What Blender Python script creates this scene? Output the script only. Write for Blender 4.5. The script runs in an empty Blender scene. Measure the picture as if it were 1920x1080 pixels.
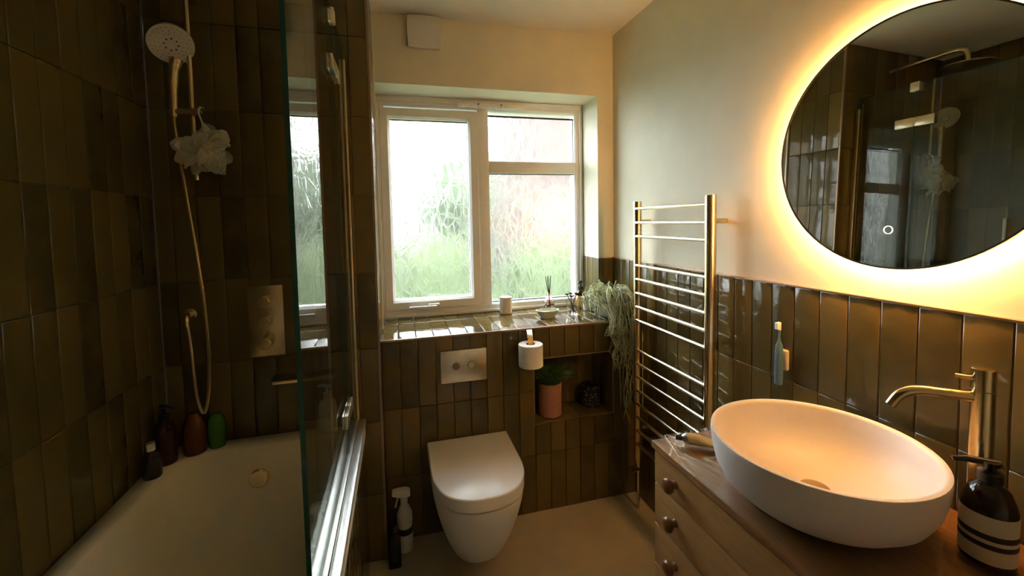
import bpy, bmesh, math, random
from mathutils import Vector, Matrix
R = math.radians
PI = math.pi
random.seed(7)
scene = bpy.context.scene
col = scene.collection

# ---------------------------------------------------------------- camera
F_PX, CX, CY = 784.12, 951.9, 457.6          # focal length and principal point in 1920x1080 pixels
cam_d = bpy.data.cameras.new('camera')
cam_d.sensor_fit = 'HORIZONTAL'; cam_d.sensor_width = 36.0
cam_d.lens = F_PX / 1920 * 36.0
cam_d.shift_x = (960 - CX) / 1920
cam_d.shift_y = (CY - 540) / 1920
cam_d.clip_start = 0.01; cam_d.clip_end = 200
cam = bpy.data.objects.new('camera', cam_d)
rx = Vector((0.9668, -0.2548, -0.0202)); dn = Vector((-0.0336, -0.0483, -0.9983)); fw = Vector((0.2534, 0.9658, -0.0552))
m = Matrix.Identity(4)
for i in range(3):
    m[i][0] = rx[i]; m[i][1] = -dn[i]; m[i][2] = -fw[i]
m[2][3] = 1.4
cam.matrix_world = m
col.objects.link(cam)
scene.camera = cam

# ---------------------------------------------------------------- sky and exposure
w = bpy.data.worlds.new('overcast_sky'); scene.world = w; w.use_nodes = True
wt = w.node_tree; wt.nodes.clear()
wo = wt.nodes.new('ShaderNodeOutputWorld'); wb = wt.nodes.new('ShaderNodeBackground')
wb.inputs[0].default_value = (0.87, 0.96, 1.0, 1); wb.inputs[1].default_value = 2.15
wt.links.new(wb.outputs[0], wo.inputs[0])
vs = scene.view_settings
vs.view_transform = 'Standard'; vs.look = 'None'; vs.gamma = 1.0; vs.use_curve_mapping = False
vs.exposure = 2.85
LED_POWER = 20.5

# ---------------------------------------------------------------- node materials
MATS = {}
def new_mat(name):
    mt = bpy.data.materials.new(name); mt.use_nodes = True
    nt = mt.node_tree; b = nt.nodes['Principled BSDF']
    MATS[name] = mt
    return mt, nt, b
def ramp(nt, fac, stops):
    r = nt.nodes.new('ShaderNodeValToRGB')
    e = r.color_ramp.elements
    while len(e) < len(stops): e.new(0.5)
    for k, (p, c) in enumerate(stops):
        e[k].position = p; e[k].color = (*c, 1)
    if fac is not None: nt.links.new(fac, r.inputs[0])
    return r.outputs[0]
def coords(nt, scale=(1, 1, 1), per_object=False):
    tc = nt.nodes.new('ShaderNodeTexCoord'); mp = nt.nodes.new('ShaderNodeMapping')
    nt.links.new(tc.outputs['Object'], mp.inputs[0]); mp.inputs['Scale'].default_value = scale
    if per_object:
        oi = nt.nodes.new('ShaderNodeObjectInfo'); mu = nt.nodes.new('ShaderNodeMath'); mu.operation = 'MULTIPLY'
        mu.inputs[1].default_value = 57.0
        nt.links.new(oi.outputs['Random'], mu.inputs[0])
        cb = nt.nodes.new('ShaderNodeCombineXYZ')
        for k in range(3): nt.links.new(mu.outputs[0], cb.inputs[k])
        nt.links.new(cb.outputs[0], mp.inputs['Location'])
        return mp.outputs[0], oi.outputs['Random']
    return mp.outputs[0]
def noise(nt, vec, scale, detail=3, rough=0.5, dist=0.0):
    n = nt.nodes.new('ShaderNodeTexNoise')
    n.inputs['Scale'].default_value = scale; n.inputs['Detail'].default_value = detail
    n.inputs['Roughness'].default_value = rough; n.inputs['Distortion'].default_value = dist
    nt.links.new(vec, n.inputs['Vector'])
    return n.outputs['Fac']
def bump(nt, b, height, strength, dist=0.01):
    bp = nt.nodes.new('ShaderNodeBump'); bp.inputs['Strength'].default_value = strength; bp.inputs['Distance'].default_value = dist
    nt.links.new(height, bp.inputs['Height']); nt.links.new(bp.outputs[0], b.inputs['Normal'])
    return bp
def mix(nt, fac, a, c, mode='MIX'):
    mx = nt.nodes.new('ShaderNodeMix'); mx.data_type = 'RGBA'; mx.blend_type = mode
    if isinstance(fac, (int, float)): mx.inputs[0].default_value = fac
    else: nt.links.new(fac, mx.inputs[0])
    for s, v in ((6, a), (7, c)):
        if isinstance(v, tuple): mx.inputs[s].default_value = (*v, 1)
        else: nt.links.new(v, mx.inputs[s])
    return mx.outputs[2]
def plain(name, color, rough=0.5, metal=0.0, nscale=0, nstr=0.0, var=0.06, **kw):
    mt, nt, b = new_mat(name)
    b.inputs['Roughness'].default_value = rough; b.inputs['Metallic'].default_value = metal
    v = coords(nt)
    f = noise(nt, v, nscale or 12, 3)
    lo = tuple(c * (1 - var) for c in color); hi = tuple(min(1, c * (1 + var)) for c in color)
    nt.links.new(ramp(nt, f, [(0.3, lo), (0.7, hi)]), b.inputs['Base Color'])
    if nstr: bump(nt, b, f, nstr, 0.003)
    for k, val in kw.items(): b.inputs[k.replace('_', ' ')].default_value = val
    return mt

def tile_mat(name, stops):
    mt, nt, b = new_mat(name)
    v, rnd = coords(nt, per_object=True)
    base = ramp(nt, rnd, stops)
    f = noise(nt, v, 9, 3, 0.55)
    cl = mix(nt, ramp(nt, f, [(0.3, (0, 0, 0)), (0.75, (1, 1, 1))]), base, mix(nt, 0.45, base, (0.17, 0.115, 0.035)))
    nt.links.new(cl, b.inputs['Base Color'])
    b.inputs['Roughness'].default_value = 0.09
    b.inputs['IOR'].default_value = 1.5
    n1 = noise(nt, v, 11, 2, 0.5); n2 = noise(nt, v, 45, 2, 0.5)
    ad = nt.nodes.new('ShaderNodeMath'); ad.operation = 'MULTIPLY_ADD'
    nt.links.new(n2, ad.inputs[0]); ad.inputs[1].default_value = 0.12; nt.links.new(n1, ad.inputs[2])
    bump(nt, b, ad.outputs[0], 0.55, 0.006)
    return mt
tile_mat('olive_tile', [(0.0, (0.058, 0.043, 0.015)), (0.35, (0.092, 0.066, 0.021)), (0.7, (0.125, 0.088, 0.026)), (1.0, (0.160, 0.108, 0.034))])
plain('grout', (0.16, 0.125, 0.075), 0.85)
plain('trim_bronze', (0.36, 0.25, 0.16), 0.35, 0.8)
plain('brass', (0.70, 0.56, 0.34), 0.27, 1.0, nscale=60, var=0.05)
plain('brass_tap', (0.70, 0.53, 0.28), 0.22, 1.0, nscale=60, var=0.05)
plain('rail_metal', (0.84, 0.84, 0.80), 0.38, 1.0, nscale=30, var=0.02)
plain('champagne', (0.80, 0.72, 0.54), 0.28, 1.0, nscale=60, var=0.04)
plain('plaster', (0.79, 0.75, 0.58), 0.6, nscale=9, nstr=0.35, var=0.03)
plain('ceiling_paint', (0.84, 0.81, 0.70), 0.75, nscale=20, nstr=0.1, var=0.02)
plain('floor_cement', (0.52, 0.45, 0.33), 0.55, nscale=5, nstr=0.08, var=0.10)
plain('upvc', (0.86, 0.85, 0.81), 0.35, var=0.02)
plain('gasket', (0.03, 0.03, 0.03), 0.7)
plain('ceramic', (0.87, 0.87, 0.86), 0.28, var=0.01)
plain('acrylic', (0.84, 0.78, 0.64), 0.25, var=0.02)
plain('stone_basin', (0.80, 0.74, 0.70), 0.45, nscale=120, nstr=0.04, var=0.01)
plain('white_plastic', (0.75, 0.73, 0.68), 0.4, var=0.02)
plain('black_plastic', (0.012, 0.012, 0.012), 0.3)
plain('dark_frame', (0.05, 0.045, 0.03), 0.4, 0.6)
plain('paper', (0.85, 0.83, 0.81), 0.95, nscale=90, nstr=0.2, var=0.02)
plain('cardboard', (0.35, 0.26, 0.17), 0.9)
plain('knob_wood', (0.22, 0.09, 0.035), 0.3, nscale=30, var=0.2)
plain('terracotta_pink', (0.42, 0.20, 0.15), 0.8, nscale=60, nstr=0.1)
plain('candle_cream', (0.66, 0.58, 0.46), 0.55)
plain('dish_glaze', (0.62, 0.66, 0.54), 0.25)
plain('fern_green', (0.05, 0.14, 0.025), 0.6, nscale=40, var=0.4)
plain('strand_green', (0.55, 0.58, 0.36), 0.6, nscale=25, var=0.35)
plain('pot_grey', (0.45, 0.47, 0.42), 0.7)
plain('soil', (0.03, 0.02, 0.012), 0.95, nscale=80, nstr=0.6)
plain('brush_blue', (0.09, 0.17, 0.24), 0.35)
plain('bristle', (0.85, 0.84, 0.80), 0.7)
plain('label_cream', (0.62, 0.56, 0.42), 0.6)
plain('label_dark', (0.02, 0.015, 0.012), 0.6)
plain('tube_yellow', (0.62, 0.40, 0.12), 0.35)
plain('tube_silver', (0.6, 0.62, 0.63), 0.3, 0.7)
plain('reed', (0.02, 0.017, 0.015), 0.8)
plain('dried_flower', (0.10, 0.09, 0.09), 0.9)
plain('chrome', (0.75, 0.76, 0.76), 0.12, 1.0)
plain('lawn_green', (0.045, 0.075, 0.015), 0.9, nscale=3, var=0.25)
plain('hedge_green', (0.040, 0.060, 0.014), 0.9, nscale=6, var=0.4)
plain('tree_green', (0.045, 0.065, 0.03), 0.9, nscale=4, var=0.3)
plain('weathered_board', (0.095, 0.085, 0.072), 0.9, nscale=8, var=0.2)
plain('bark', (0.10, 0.07, 0.05), 0.9)
plain('roof_tile', (0.12, 0.07, 0.06), 0.9)

def glassy(name, color, rough=0.0, ior=1.45, weight=1.0):
    mt, nt, b = new_mat(name)
    v = coords(nt); f = noise(nt, v, 20)
    nt.links.new(ramp(nt, f, [(0.3, tuple(c * 0.97 for c in color)), (0.7, color)]), b.inputs['Base Color'])
    b.inputs['Roughness'].default_value = rough; b.inputs['IOR'].default_value = ior
    b.inputs['Transmission Weight'].default_value = weight
    return mt
glassy('clear_glass', (0.95, 0.96, 0.95))
glassy('pink_glass', (0.90, 0.62, 0.50), 0.05)
glassy('amber_glass', (0.32, 0.14, 0.03), 0.05)
glassy('dark_amber', (0.035, 0.018, 0.010), 0.08, weight=0.3)
glassy('plum_bottle', (0.10, 0.03, 0.05), 0.1, weight=0.4)
glassy('rust_bottle', (0.22, 0.065, 0.025), 0.15, weight=0.4)
glassy('smoke_bottle', (0.16, 0.12, 0.12), 0.1, weight=0.6)
glassy('green_bottle', (0.09, 0.30, 0.02), 0.15, weight=0.4)

def thin_glass(name, tint):
    # thin sheet: mirror reflection by Fresnel, the rest passes straight through
    mt = bpy.data.materials.new(name); mt.use_nodes = True; MATS[name] = mt
    nt = mt.node_tree; nt.nodes.clear()
    out = nt.nodes.new('ShaderNodeOutputMaterial'); mx = nt.nodes.new('ShaderNodeMixShader')
    tr = nt.nodes.new('ShaderNodeBsdfTransparent'); gl = nt.nodes.new('ShaderNodeBsdfGlossy'); fr = nt.nodes.new('ShaderNodeFresnel')
    ge = nt.nodes.new('ShaderNodeNewGeometry'); mr = nt.nodes.new('ShaderNodeMapRange')
    nt.links.new(ge.outputs['Backfacing'], mr.inputs[0])
    mr.inputs[3].default_value = 1.5; mr.inputs[4].default_value = 1 / 1.5
    nt.links.new(mr.outputs[0], fr.inputs['IOR'])
    v = coords(nt); f = noise(nt, v, 3)
    nt.links.new(ramp(nt, f, [(0, tuple(c * .99 for c in tint)), (1, tint)]), tr.inputs[0])
    gl.inputs['Roughness'].default_value = 0.0
    nt.links.new(fr.outputs[0], mx.inputs[0]); nt.links.new(tr.outputs[0], mx.inputs[1]); nt.links.new(gl.outputs[0], mx.inputs[2])
    nt.links.new(mx.outputs[0], out.inputs[0])
    return mt
thin_glass('screen_glass', (0.80, 0.84, 0.80)); thin_glass('sheet_glass', (0.98, 0.985, 0.98))
plain('glass_edge', (0.012, 0.075, 0.060), 0.15)

def textured_glass():
    mt = bpy.data.materials.new('leaf_glass'); mt.use_nodes = True; MATS['leaf_glass'] = mt
    nt = mt.node_tree; nt.nodes.clear()
    out = nt.nodes.new('ShaderNodeOutputMaterial')
    rf = nt.nodes.new('ShaderNodeBsdfRefraction'); rf.inputs['Roughness'].default_value = 0.27; rf.inputs['IOR'].default_value = 1.22
    gl = nt.nodes.new('ShaderNodeBsdfGlossy'); gl.inputs['Roughness'].default_value = 0.12
    tl = nt.nodes.new('ShaderNodeBsdfTranslucent'); tl.inputs[0].default_value = (0.9, 0.93, 0.9, 1)
    v = coords(nt, (1, 1, 1))
    # leaf-shaped cells: stretched, distorted voronoi ridges
    nz = nt.nodes.new('ShaderNodeTexNoise'); nz.inputs['Scale'].default_value = 14; nz.inputs['Detail'].default_value = 1
    nt.links.new(v, nz.inputs['Vector'])
    ad = nt.nodes.new('ShaderNodeVectorMath'); ad.operation = 'MULTIPLY_ADD'
    nt.links.new(nz.outputs['Color'], ad.inputs[0]); ad.inputs[1].default_value = (0.022, 0.0, 0.022); nt.links.new(v, ad.inputs[2])
    hs = []
    for ang, sc in ((0.5, 21), (-0.8, 24), (1.5, 19)):
        mp = nt.nodes.new('ShaderNodeMapping'); mp.inputs['Rotation'].default_value = (0, ang, 0); mp.inputs['Scale'].default_value = (1.0, 1.0, 0.45)
        nt.links.new(ad.outputs[0], mp.inputs[0])
        vo = nt.nodes.new('ShaderNodeTexVoronoi'); vo.feature = 'DISTANCE_TO_EDGE'; vo.inputs['Scale'].default_value = sc
        nt.links.new(mp.outputs[0], vo.inputs['Vector'])
        hs.append(ramp(nt, vo.outputs[0], [(0.0, (1, 1, 1)), (0.06, (0.35, 0.35, 0.35)), (0.16, (0, 0, 0))]))
    mx = mix(nt, 1.0, mix(nt, 1.0, hs[0], hs[1], 'LIGHTEN'), hs[2], 'LIGHTEN')
    bp = nt.nodes.new('ShaderNodeBump'); bp.inputs['Strength'].default_value = 0.6; bp.inputs['Distance'].default_value = 0.003
    nt.links.new(mx, bp.inputs['Height'])
    for s in (rf, gl): nt.links.new(bp.outputs[0], s.inputs['Normal'])
    m1 = nt.nodes.new('ShaderNodeMixShader'); m1.inputs[0].default_value = 0.05
    nt.links.new(rf.outputs[0], m1.inputs[1]); nt.links.new(gl.outputs[0], m1.inputs[2])
    # the raised leaf veins are sand-blasted: they scatter a little light
    fa = nt.nodes.new('ShaderNodeMath'); fa.operation = 'MULTIPLY_ADD'; fa.inputs[1].default_value = 0.034; fa.inputs[2].default_value = 0.010
    nt.links.new(mx, fa.inputs[0])
    m2 = nt.nodes.new('ShaderNodeMixShader'); nt.links.new(fa.outputs[0], m2.inputs[0])
    nt.links.new(m1.outputs[0], m2.inputs[1]); nt.links.new(tl.outputs[0], m2.inputs[2])
    nt.links.new(m2.outputs[0], out.inputs[0])
textured_glass()

def emit(name, color, strength):
    mt, nt, b = new_mat(name)
    b.inputs['Base Color'].default_value = (*color, 1)
    v = coords(nt); f = noise(nt, v, 5)
    nt.links.new(ramp(nt, f, [(0, color), (1, color)]), b.inputs['Emission Color'])
    b.inputs['Emission Strength'].default_value = strength
emit('led_warm', (1.0, 0.51, 0.16), LED_POWER)
emit('touch_light', (1.0, 0.85, 0.5), 0.5)

def wood(name, c1, c2, c3, axis=(1, 1, 1), rough=0.35):
    mt, nt, b = new_mat(name)
    v = coords(nt, axis)
    f1 = noise(nt, v, 3.0, 6, 0.65, 1.5); f2 = noise(nt, v, 14.0, 4, 0.6, 0.4)
    c = mix(nt, 0.4, ramp(nt, f1, [(0.25, c1), (0.5, c2), (0.75, c3)]), ramp(nt, f2, [(0.3, c1), (0.7, c3)]))
    nt.links.new(c, b.inputs['Base Color']); b.inputs['Roughness'].default_value = rough
    bump(nt, b, f2, 0.1, 0.002)
wood('teak', (0.33, 0.165, 0.048), (0.43, 0.225, 0.068), (0.50, 0.275, 0.09), (9, 1.2, 9), 0.4)
wood('teak_top', (0.17, 0.066, 0.020), (0.30, 0.135, 0.042), (0.42, 0.215, 0.075), (9, 1.0, 9), 0.35)

def mirror_mat():
    mt, nt, b = new_mat('mirror_silver')
    b.inputs['Metallic'].default_value = 1.0; b.inputs['Roughness'].default_value = 0.0
    v = coords(nt); f = noise(nt, v, 2)
    nt.links.new(ramp(nt, f, [(0, (0.80, 0.82, 0.79)), (1, (0.81, 0.83, 0.80))]), b.inputs['Base Color'])
mirror_mat()

def brick_mat():
    mt, nt, b = new_mat('far_brick')
    v = coords(nt)
    br = nt.nodes.new('ShaderNodeTexBrick'); br.inputs['Scale'].default_value = 4.5
    br.inputs['Color1'].default_value = (0.085, 0.055, 0.048, 1); br.inputs['Color2'].default_value = (0.072, 0.048, 0.042, 1); br.inputs['Mortar'].default_value = (0.085, 0.075, 0.068, 1)
    mp = nt.nodes.new('ShaderNodeMapping'); mp.inputs['Rotation'].default_value = (PI / 2, 0, 0)
    nt.links.new(v, mp.inputs[0]); nt.links.new(mp.outputs[0], br.inputs['Vector'])
    nt.links.new(br.outputs['Color'], b.inputs['Base Color']); b.inputs['Roughness'].default_value = 0.9
brick_mat()

def speckle_mat():
    mt, nt, b = new_mat('speckled_navy')
    v = coords(nt)
    vo = nt.nodes.new('ShaderNodeTexVoronoi'); vo.inputs['Scale'].default_value = 75
    nt.links.new(v, vo.inputs['Vector'])
    nt.links.new(ramp(nt, vo.outputs['Distance'], [(0.22, (0.30, 0.32, 0.42)), (0.34, (0.012, 0.014, 0.035))]), b.inputs['Base Color'])
    b.inputs['Roughness'].default_value = 0.4
speckle_mat()

def mesh_net():
    mt = bpy.data.materials.new('pouf_net'); mt.use_nodes = True; MATS['pouf_net'] = mt
    nt = mt.node_tree; nt.nodes.clear()
    out = nt.nodes.new('ShaderNodeOutputMaterial')
    tr = nt.nodes.new('ShaderNodeBsdfTransparent'); df = nt.nodes.new('ShaderNodeBsdfDiffuse'); tl = nt.nodes.new('ShaderNodeBsdfTranslucent')
    v = coords(nt); f = noise(nt, v, 60)
    cc = ramp(nt, f, [(0.3, (0.88, 0.84, 0.70)), (0.7, (0.93, 0.90, 0.78))])
    nt.links.new(cc, df.inputs[0]); nt.links.new(cc, tl.inputs[0])
    a = nt.nodes.new('ShaderNodeMixShader'); a.inputs[0].default_value = 0.4
    nt.links.new(df.outputs[0], a.inputs[1]); nt.links.new(tl.outputs[0], a.inputs[2])
    lw = nt.nodes.new('ShaderNodeLayerWeight'); lw.inputs[0].default_value = 0.35
    mr = nt.nodes.new('ShaderNodeMapRange'); nt.links.new(lw.outputs['Facing'], mr.inputs[0]); mr.inputs[3].default_value = 0.42; mr.inputs[4].default_value = 0.95
    b_ = nt.nodes.new('ShaderNodeMixShader'); nt.links.new(mr.outputs[0], b_.inputs[0])
    nt.links.new(tr.outputs[0], b_.inputs[1]); nt.links.new(a.outputs[0], b_.inputs[2]); nt.links.new(b_.outputs[0], out.inputs[0])
mesh_net()

# ---------------------------------------------------------------- mesh helpers
class MB:
    """collects verts and faces of ONE part"""
    def __init__(s): s.v = []; s.f = []
    def add(s, vs, fs):
        o = len(s.v); s.v += [tuple(p) for p in vs]; s.f += [tuple(i + o for i in f) for f in fs]; return s
    def box(s, x0, x1, y0, y1, z0, z1):
        vs = [(x, y, z) for x in (x0, x1) for y in (y0, y1) for z in (z0, z1)]
        return s.add(vs, [(0, 1, 3, 2), (4, 6, 7, 5), (0, 4, 5, 1), (2, 3, 7, 6), (0, 2, 6, 4), (1, 5, 7, 3)])
    def rbox(s, x0, x1, y0, y1, z0, z1, bev=0.004, seg=2):
        bm = bmesh.new(); bmesh.ops.create_cube(bm, size=1)
        for v in bm.verts: v.co = Vector(((x0 + x1) / 2 + v.co.x * (x1 - x0), (y0 + y1) / 2 + v.co.y * (y1 - y0), (z0 + z1) / 2 + v.co.z * (z1 - z0)))
        bmesh.ops.bevel(bm, geom=bm.edges[:], offset=bev, segments=seg, affect='EDGES', profile=0.5)
        bm.verts.index_update()
        s.add([v.co for v in bm.verts], [[v.index for v in f.verts] for f in bm.faces]); bm.free(); return s
    def loft(s, rings, cap0=True, cap1=True, closed=True):
        n = len(rings[0]); o = len(s.v)
        for r in rings: s.v += [tuple(p) for p in r]
        for i in range(len(rings) - 1):
            for j in range(n if closed else n - 1):
                k = (j + 1) % n
                s.f.append((o + i * n + j, o + i * n + k, o + (i + 1) * n + k, o + (i + 1) * n + j))
        if cap0: s.f.append(tuple(o + j for j in reversed(range(n))))
        if cap1: s.f.append(tuple(o + (len(rings) - 1) * n + j for j in range(n)))
        return s
    def lathe(s, prof, c=(0, 0, 0), n=32, mat=None, cap0=True, cap1=True):
        rings = []
        for r, z in prof:
            ring = [Vector((r * math.cos(2 * PI * k / n), r * math.sin(2 * PI * k / n), z)) for k in range(n)]
            if mat: ring = [mat @ p for p in ring]
            rings.append([p + Vector(c) for p in ring])
        return s.loft(rings, cap0, cap1)
    def tube(s, pts, r, n=12, caps=True):
        pts = [Vector(p) for p in pts]; rs = r if isinstance(r, (list, tuple)) else [r] * len(pts)
        rings = []; up = None
        for i, p in enumerate(pts):
            t = (pts[min(i + 1, len(pts) - 1)] - pts[max(i - 1, 0)])
            t = t.normalized() if t.length > 1e-9 else Vector((0, 0, 1))
            if up is None: up = Vector((0, 0, 1)) if abs(t.z) < 0.9 else Vector((1, 0, 0))
            a = (up - t * up.dot(t)).normalized(); b = t.cross(a); up = a
            rings.append([p + (a * math.cos(2 * PI * k / n) + b * math.sin(2 * PI * k / n)) * rs[i] for k in range(n)])
        return s.loft(rings, caps, caps)
    def build(s, name, mat, parent=None, smooth=True, origin=None, angle=35):
        me = bpy.data.meshes.new(name)
        o3 = Vector(origin) if origin is not None else Vector((0, 0, 0))
        me.from_pydata([tuple(Vector(p) - o3) for p in s.v], [], s.f)
        me.validate()
        bm = bmesh.new(); bm.from_mesh(me); bmesh.ops.recalc_face_normals(bm, faces=bm.faces[:]); bm.to_mesh(me); bm.free()
        if smooth:
            me.shade_smooth(); me.set_sharp_from_angle(angle=R(angle))
        me.materials.append(MATS[mat])
        ob = bpy.data.objects.new(name, me); col.objects.link(ob)
        base = o3
        if parent is not None:
            ob.parent = parent
            base = o3 - Vector(world_loc(parent))
        ob.location = base
        return ob
def world_loc(o):
    p = Vector((0, 0, 0))
    while o is not None: p = p + o.location; o = o.parent
    return p
def mid(s):   # base-centre of a builder's geometry
    xs, ys, zs = zip(*s.v); return ((min(xs) + max(xs)) / 2, (min(ys) + max(ys)) / 2, min(zs))
def part(name, mb, mat, parent, label=None, **kw):
    kw.setdefault('origin', mid(mb)); o = mb.build(name, mat, parent, **kw)
    if label: o['label'] = label
    return o
def tag(o, label, cat, group=None):
    o['label'] = label; o['category'] = cat
    if group: o['group'] = group
    return o
def thing(name, loc, label, cat, group=None):
    o = bpy.data.objects.new(name, None); col.objects.link(o); o.location = loc; o.empty_display_size = 0.05
    return tag(o, label, cat, group)
def single(name, mb, mat, label, cat, group=None, **kw):
    kw.setdefault('origin', mid(mb)); return tag(mb.build(name, mat, None, **kw), label, cat, group)
def structure(name, mb, mat, label=None, **kw):
    kw.setdefault('smooth', False); o = mb.build(name, mat, None, **kw); o['kind'] = 'structure'
    if label: o['label'] = label
    return o
def bez(pts, n=12):
    """Catmull-Rom through points"""
    P = [Vector(p) for p in pts]; P = [P[0] * 2 - P[1]] + P + [P[-1] * 2 - P[-2]]; out = []
    for i in range(1, len(P) - 2):
        for k in range(n):
            t = k / n; a, b, c, d = P[i - 1:i + 3]
            out.append(0.5 * ((2 * b) + (c - a) * t + (2 * a - 5 * b + 4 * c - d) * t * t + (3 * b - a - 3 * c + d) * t ** 3))
    out.append(P[-2]); return out

# ---------------------------------------------------------------- tiles
TILE_MESH = {}
def tile_mesh(wd, ht, th):
    key = (round(wd, 4), round(ht, 4), round(th, 4))
    if key not in TILE_MESH:
        b = min(0.0022, wd * 0.2, ht * 0.2); x, y = wd / 2, ht / 2; q = MB()
        rg = lambda x, y, z: [(-x, -y, z), (x, -y, z), (x, y, z), (-x, y, z)]
        q.loft([rg(x, y, 0), rg(x, y, th - b * 0.8), rg(x - b * .45, y - b * .45, th - b * .22), rg(x - b * 1.3, y - b * 1.3, th)])
        me = bpy.data.meshes.new('tile'); me.from_pydata(q.v, [], q.f); me.shade_smooth(); me.set_sharp_from_angle(angle=R(50))
        me.materials.append(MATS['olive_tile']); TILE_MESH[key] = me
    return TILE_MESH[key]
GAP = 0.0022
def sub_rect(r, h):
    x0, x1, y0, y1 = r; a0, a1, b0, b1 = h
    if a1 <= x0 or a0 >= x1 or b1 <= y0 or b0 >= y1: return [r]
    out = []
    if a0 > x0: out.append((x0, a0, y0, y1))
    if a1 < x1: out.append((a1, x1, y0, y1))
    m0, m1 = max(x0, a0), min(x1, a1)
    if b0 > y0: out.append((m0, m1, y0, b0))
    if b1 < y1: out.append((m0, m1, b1, y1))
    return out
def edges(a, b, ref, pitch):
    k = math.ceil((a - ref) / pitch - 1e-6); e = [a]
    while ref + k * pitch < b - 1e-6:
        if ref + k * pitch > a + 0.006: e.append(ref + k * pitch)
        k += 1
    if b - e[-1] < 0.008 and len(e) > 1: e.pop()
    e.append(b); return e
def tiles(parent, place, ue, ve, u, v, n, th=0.009, holes=()):
    """place(a, b) -> world point on the backing plane; one object per tile"""
    rot = Matrix((u, v, n)).transposed(); pw = world_loc(parent)
    for i in range(len(ue) - 1):
        for j in range(len(ve) - 1):
            rects = [(ue[i], ue[i + 1], ve[j], ve[j + 1])]
            for h in holes: rects = [q for r in rects for q in sub_rect(r, h)]
            for (a0, a1, b0, b1) in rects:
                wd, ht = a1 - a0 - GAP, b1 - b0 - GAP
                if wd < 0.006 or ht < 0.006: continue
                o = bpy.data.objects.new('tile', tile_mesh(wd, ht, th)); col.objects.link(o); o.parent = parent
                wob = Matrix.Rotation(random.uniform(-.0035, .0035), 3, 'X') @ Matrix.Rotation(random.uniform(-.006, .006), 3, 'Y')
                mm = (rot @ wob).to_4x4(); mm.translation = place((a0 + a1) / 2, (b0 + b1) / 2) - pw
                o.matrix_local = mm
X_, Y_, Z_ = Vector((1, 0, 0)), Vector((0, 1, 0)), Vector((0, 0, 1))
PW, PH = 0.0765, 0.3065                      # tile pitch
ROWS = [0.0, 0.284, 0.5905, 0.897, 1.2035, 1.51, 1.8165, 2.123, 2.372]

# ---------------------------------------------------------------- room shell
XL, XR, XP = -0.829, 1.135, 1.145            # tiled left wall, tiled right wall face, right plaster
YF, YS, YB, YP, YW = -0.95, 1.75, 1.843, 2.07, 2.27   # wall behind camera, shower end wall, boxed ledge, window wall, window frame
XN = -0.086                                  # side of the shower end wall
ZC, ZS = 2.375, 0.897                        # ceiling, sill
XV = 1.053                                   # window reveal
ZV = 2.056
structure('floor', MB().box(XL - .3, XP + .15, YF - .15, YP + .35, -0.12, 0), 'floor_cement', 'warm beige cement-look bathroom floor')
structure('ceiling', MB().box(XL - .3, XP + .15, YF - .15, YP + .35, ZC, ZC + .12), 'ceiling_paint', 'white painted ceiling')
structure('wall_front', MB().box(XL - .3, XP + .15, YF - .12, YF, 0, ZC), 'plaster')
wr = structure('wall_right', MB().box(XP, XP + .12, YF, YP + .02, 0, ZC), 'plaster', 'cream painted wall with olive tiled lower half')
wl = structure('wall_left', MB().box(XL - .16, XL - .007, YF, YS, 0, ZC), 'grout', 'dark olive tiled wall along the bath')
we = structure('wall_shower', MB().box(XL - .16, XN - .007, YS + .007, YP + .3, 0, ZC), 'grout', 'dark tiled end wall that carries the shower')
bw = MB()
bw.box(XN - .007, XP + .12, YP, YP + .3, ZV, ZC)              # above the window
bw.box(XV, XP + .12, YP, YP + .3, 0, ZV)                      # pier on the right
bw.box(XN - .007, XV, YP, YP + .3, 0, 0.86)                   # below the window
wb_ = structure('wall_back', bw, 'plaster', 'cream painted window wall')
# ledge with niche
NX0, NX1, NZ0, NZ1, ND = 0.600, 1.012, 0.436, 0.746, 0.175
lg = MB(); y0 = YB + .007
lg.box(XN - .006, NX0, y0, YP, 0, ZS - .008); lg.box(NX1, XP, y0, YP, 0, ZS - .008)
lg.box(NX0, NX1, y0, YP, 0, NZ0); lg.box(NX0, NX1, y0, YP, NZ1, ZS - .008); lg.box(NX0, NX1, y0 + ND, YP, NZ0, NZ1)
lg.box(XN - .006, XV, YP, YW + .06, 0.86, ZS - .008)
wd_ = structure('wall_ledge', lg, 'grout', 'boxed-in tiled ledge below the window with a niche')

# tile fields
tiles(wr, lambda a, b: Vector((XP, a, b)), edges(YF, YP, 0.518, PW), ROWS[:4] + [1.188], Y_, Z_, -X_, th=XP - XR)
part('grout_bed', MB().box(XP - .0075, XP, YF, YP, 0, 1.186), 'grout', wr, smooth=False)
tiles(wl, lambda a, b: Vector((XL - .009, a, b)), edges(YF, YS, YS - .004, PW), ROWS, -Y_, Z_, X_)
tiles(we, lambda a, b: Vector((a, YS + .009, b)), edges(XL, XN, XN - .0005, PW), ROWS, X_, Z_, -Y_)
tiles(we, lambda a, b: Vector((XN - .009, a, b)), edges(YS, YP, YS + .0005, PW), [ZS] + ROWS[4:], Y_, Z_, X_)
tiles(we, lambda a, b: Vector((XN - .009, a, b)), [YS, YB], ROWS[:4], Y_, Z_, X_)
tiles(wd_, lambda a, b: Vector((a, YB + .009, b)), edges(XN, XR, -0.0095, PW), ROWS[:4], X_, Z_, -Y_, holes=[(NX0, NX1, NZ0, NZ1)])
tiles(wd_, lambda a, b: Vector((a, b, ZS - .009)), edges(XN, XR, -0.014, 0.0772), [YB + .003, 2.131, YW + .02], X_, Y_, Z_, holes=[(XV, 1.3, YP, 2.5)])
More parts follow.
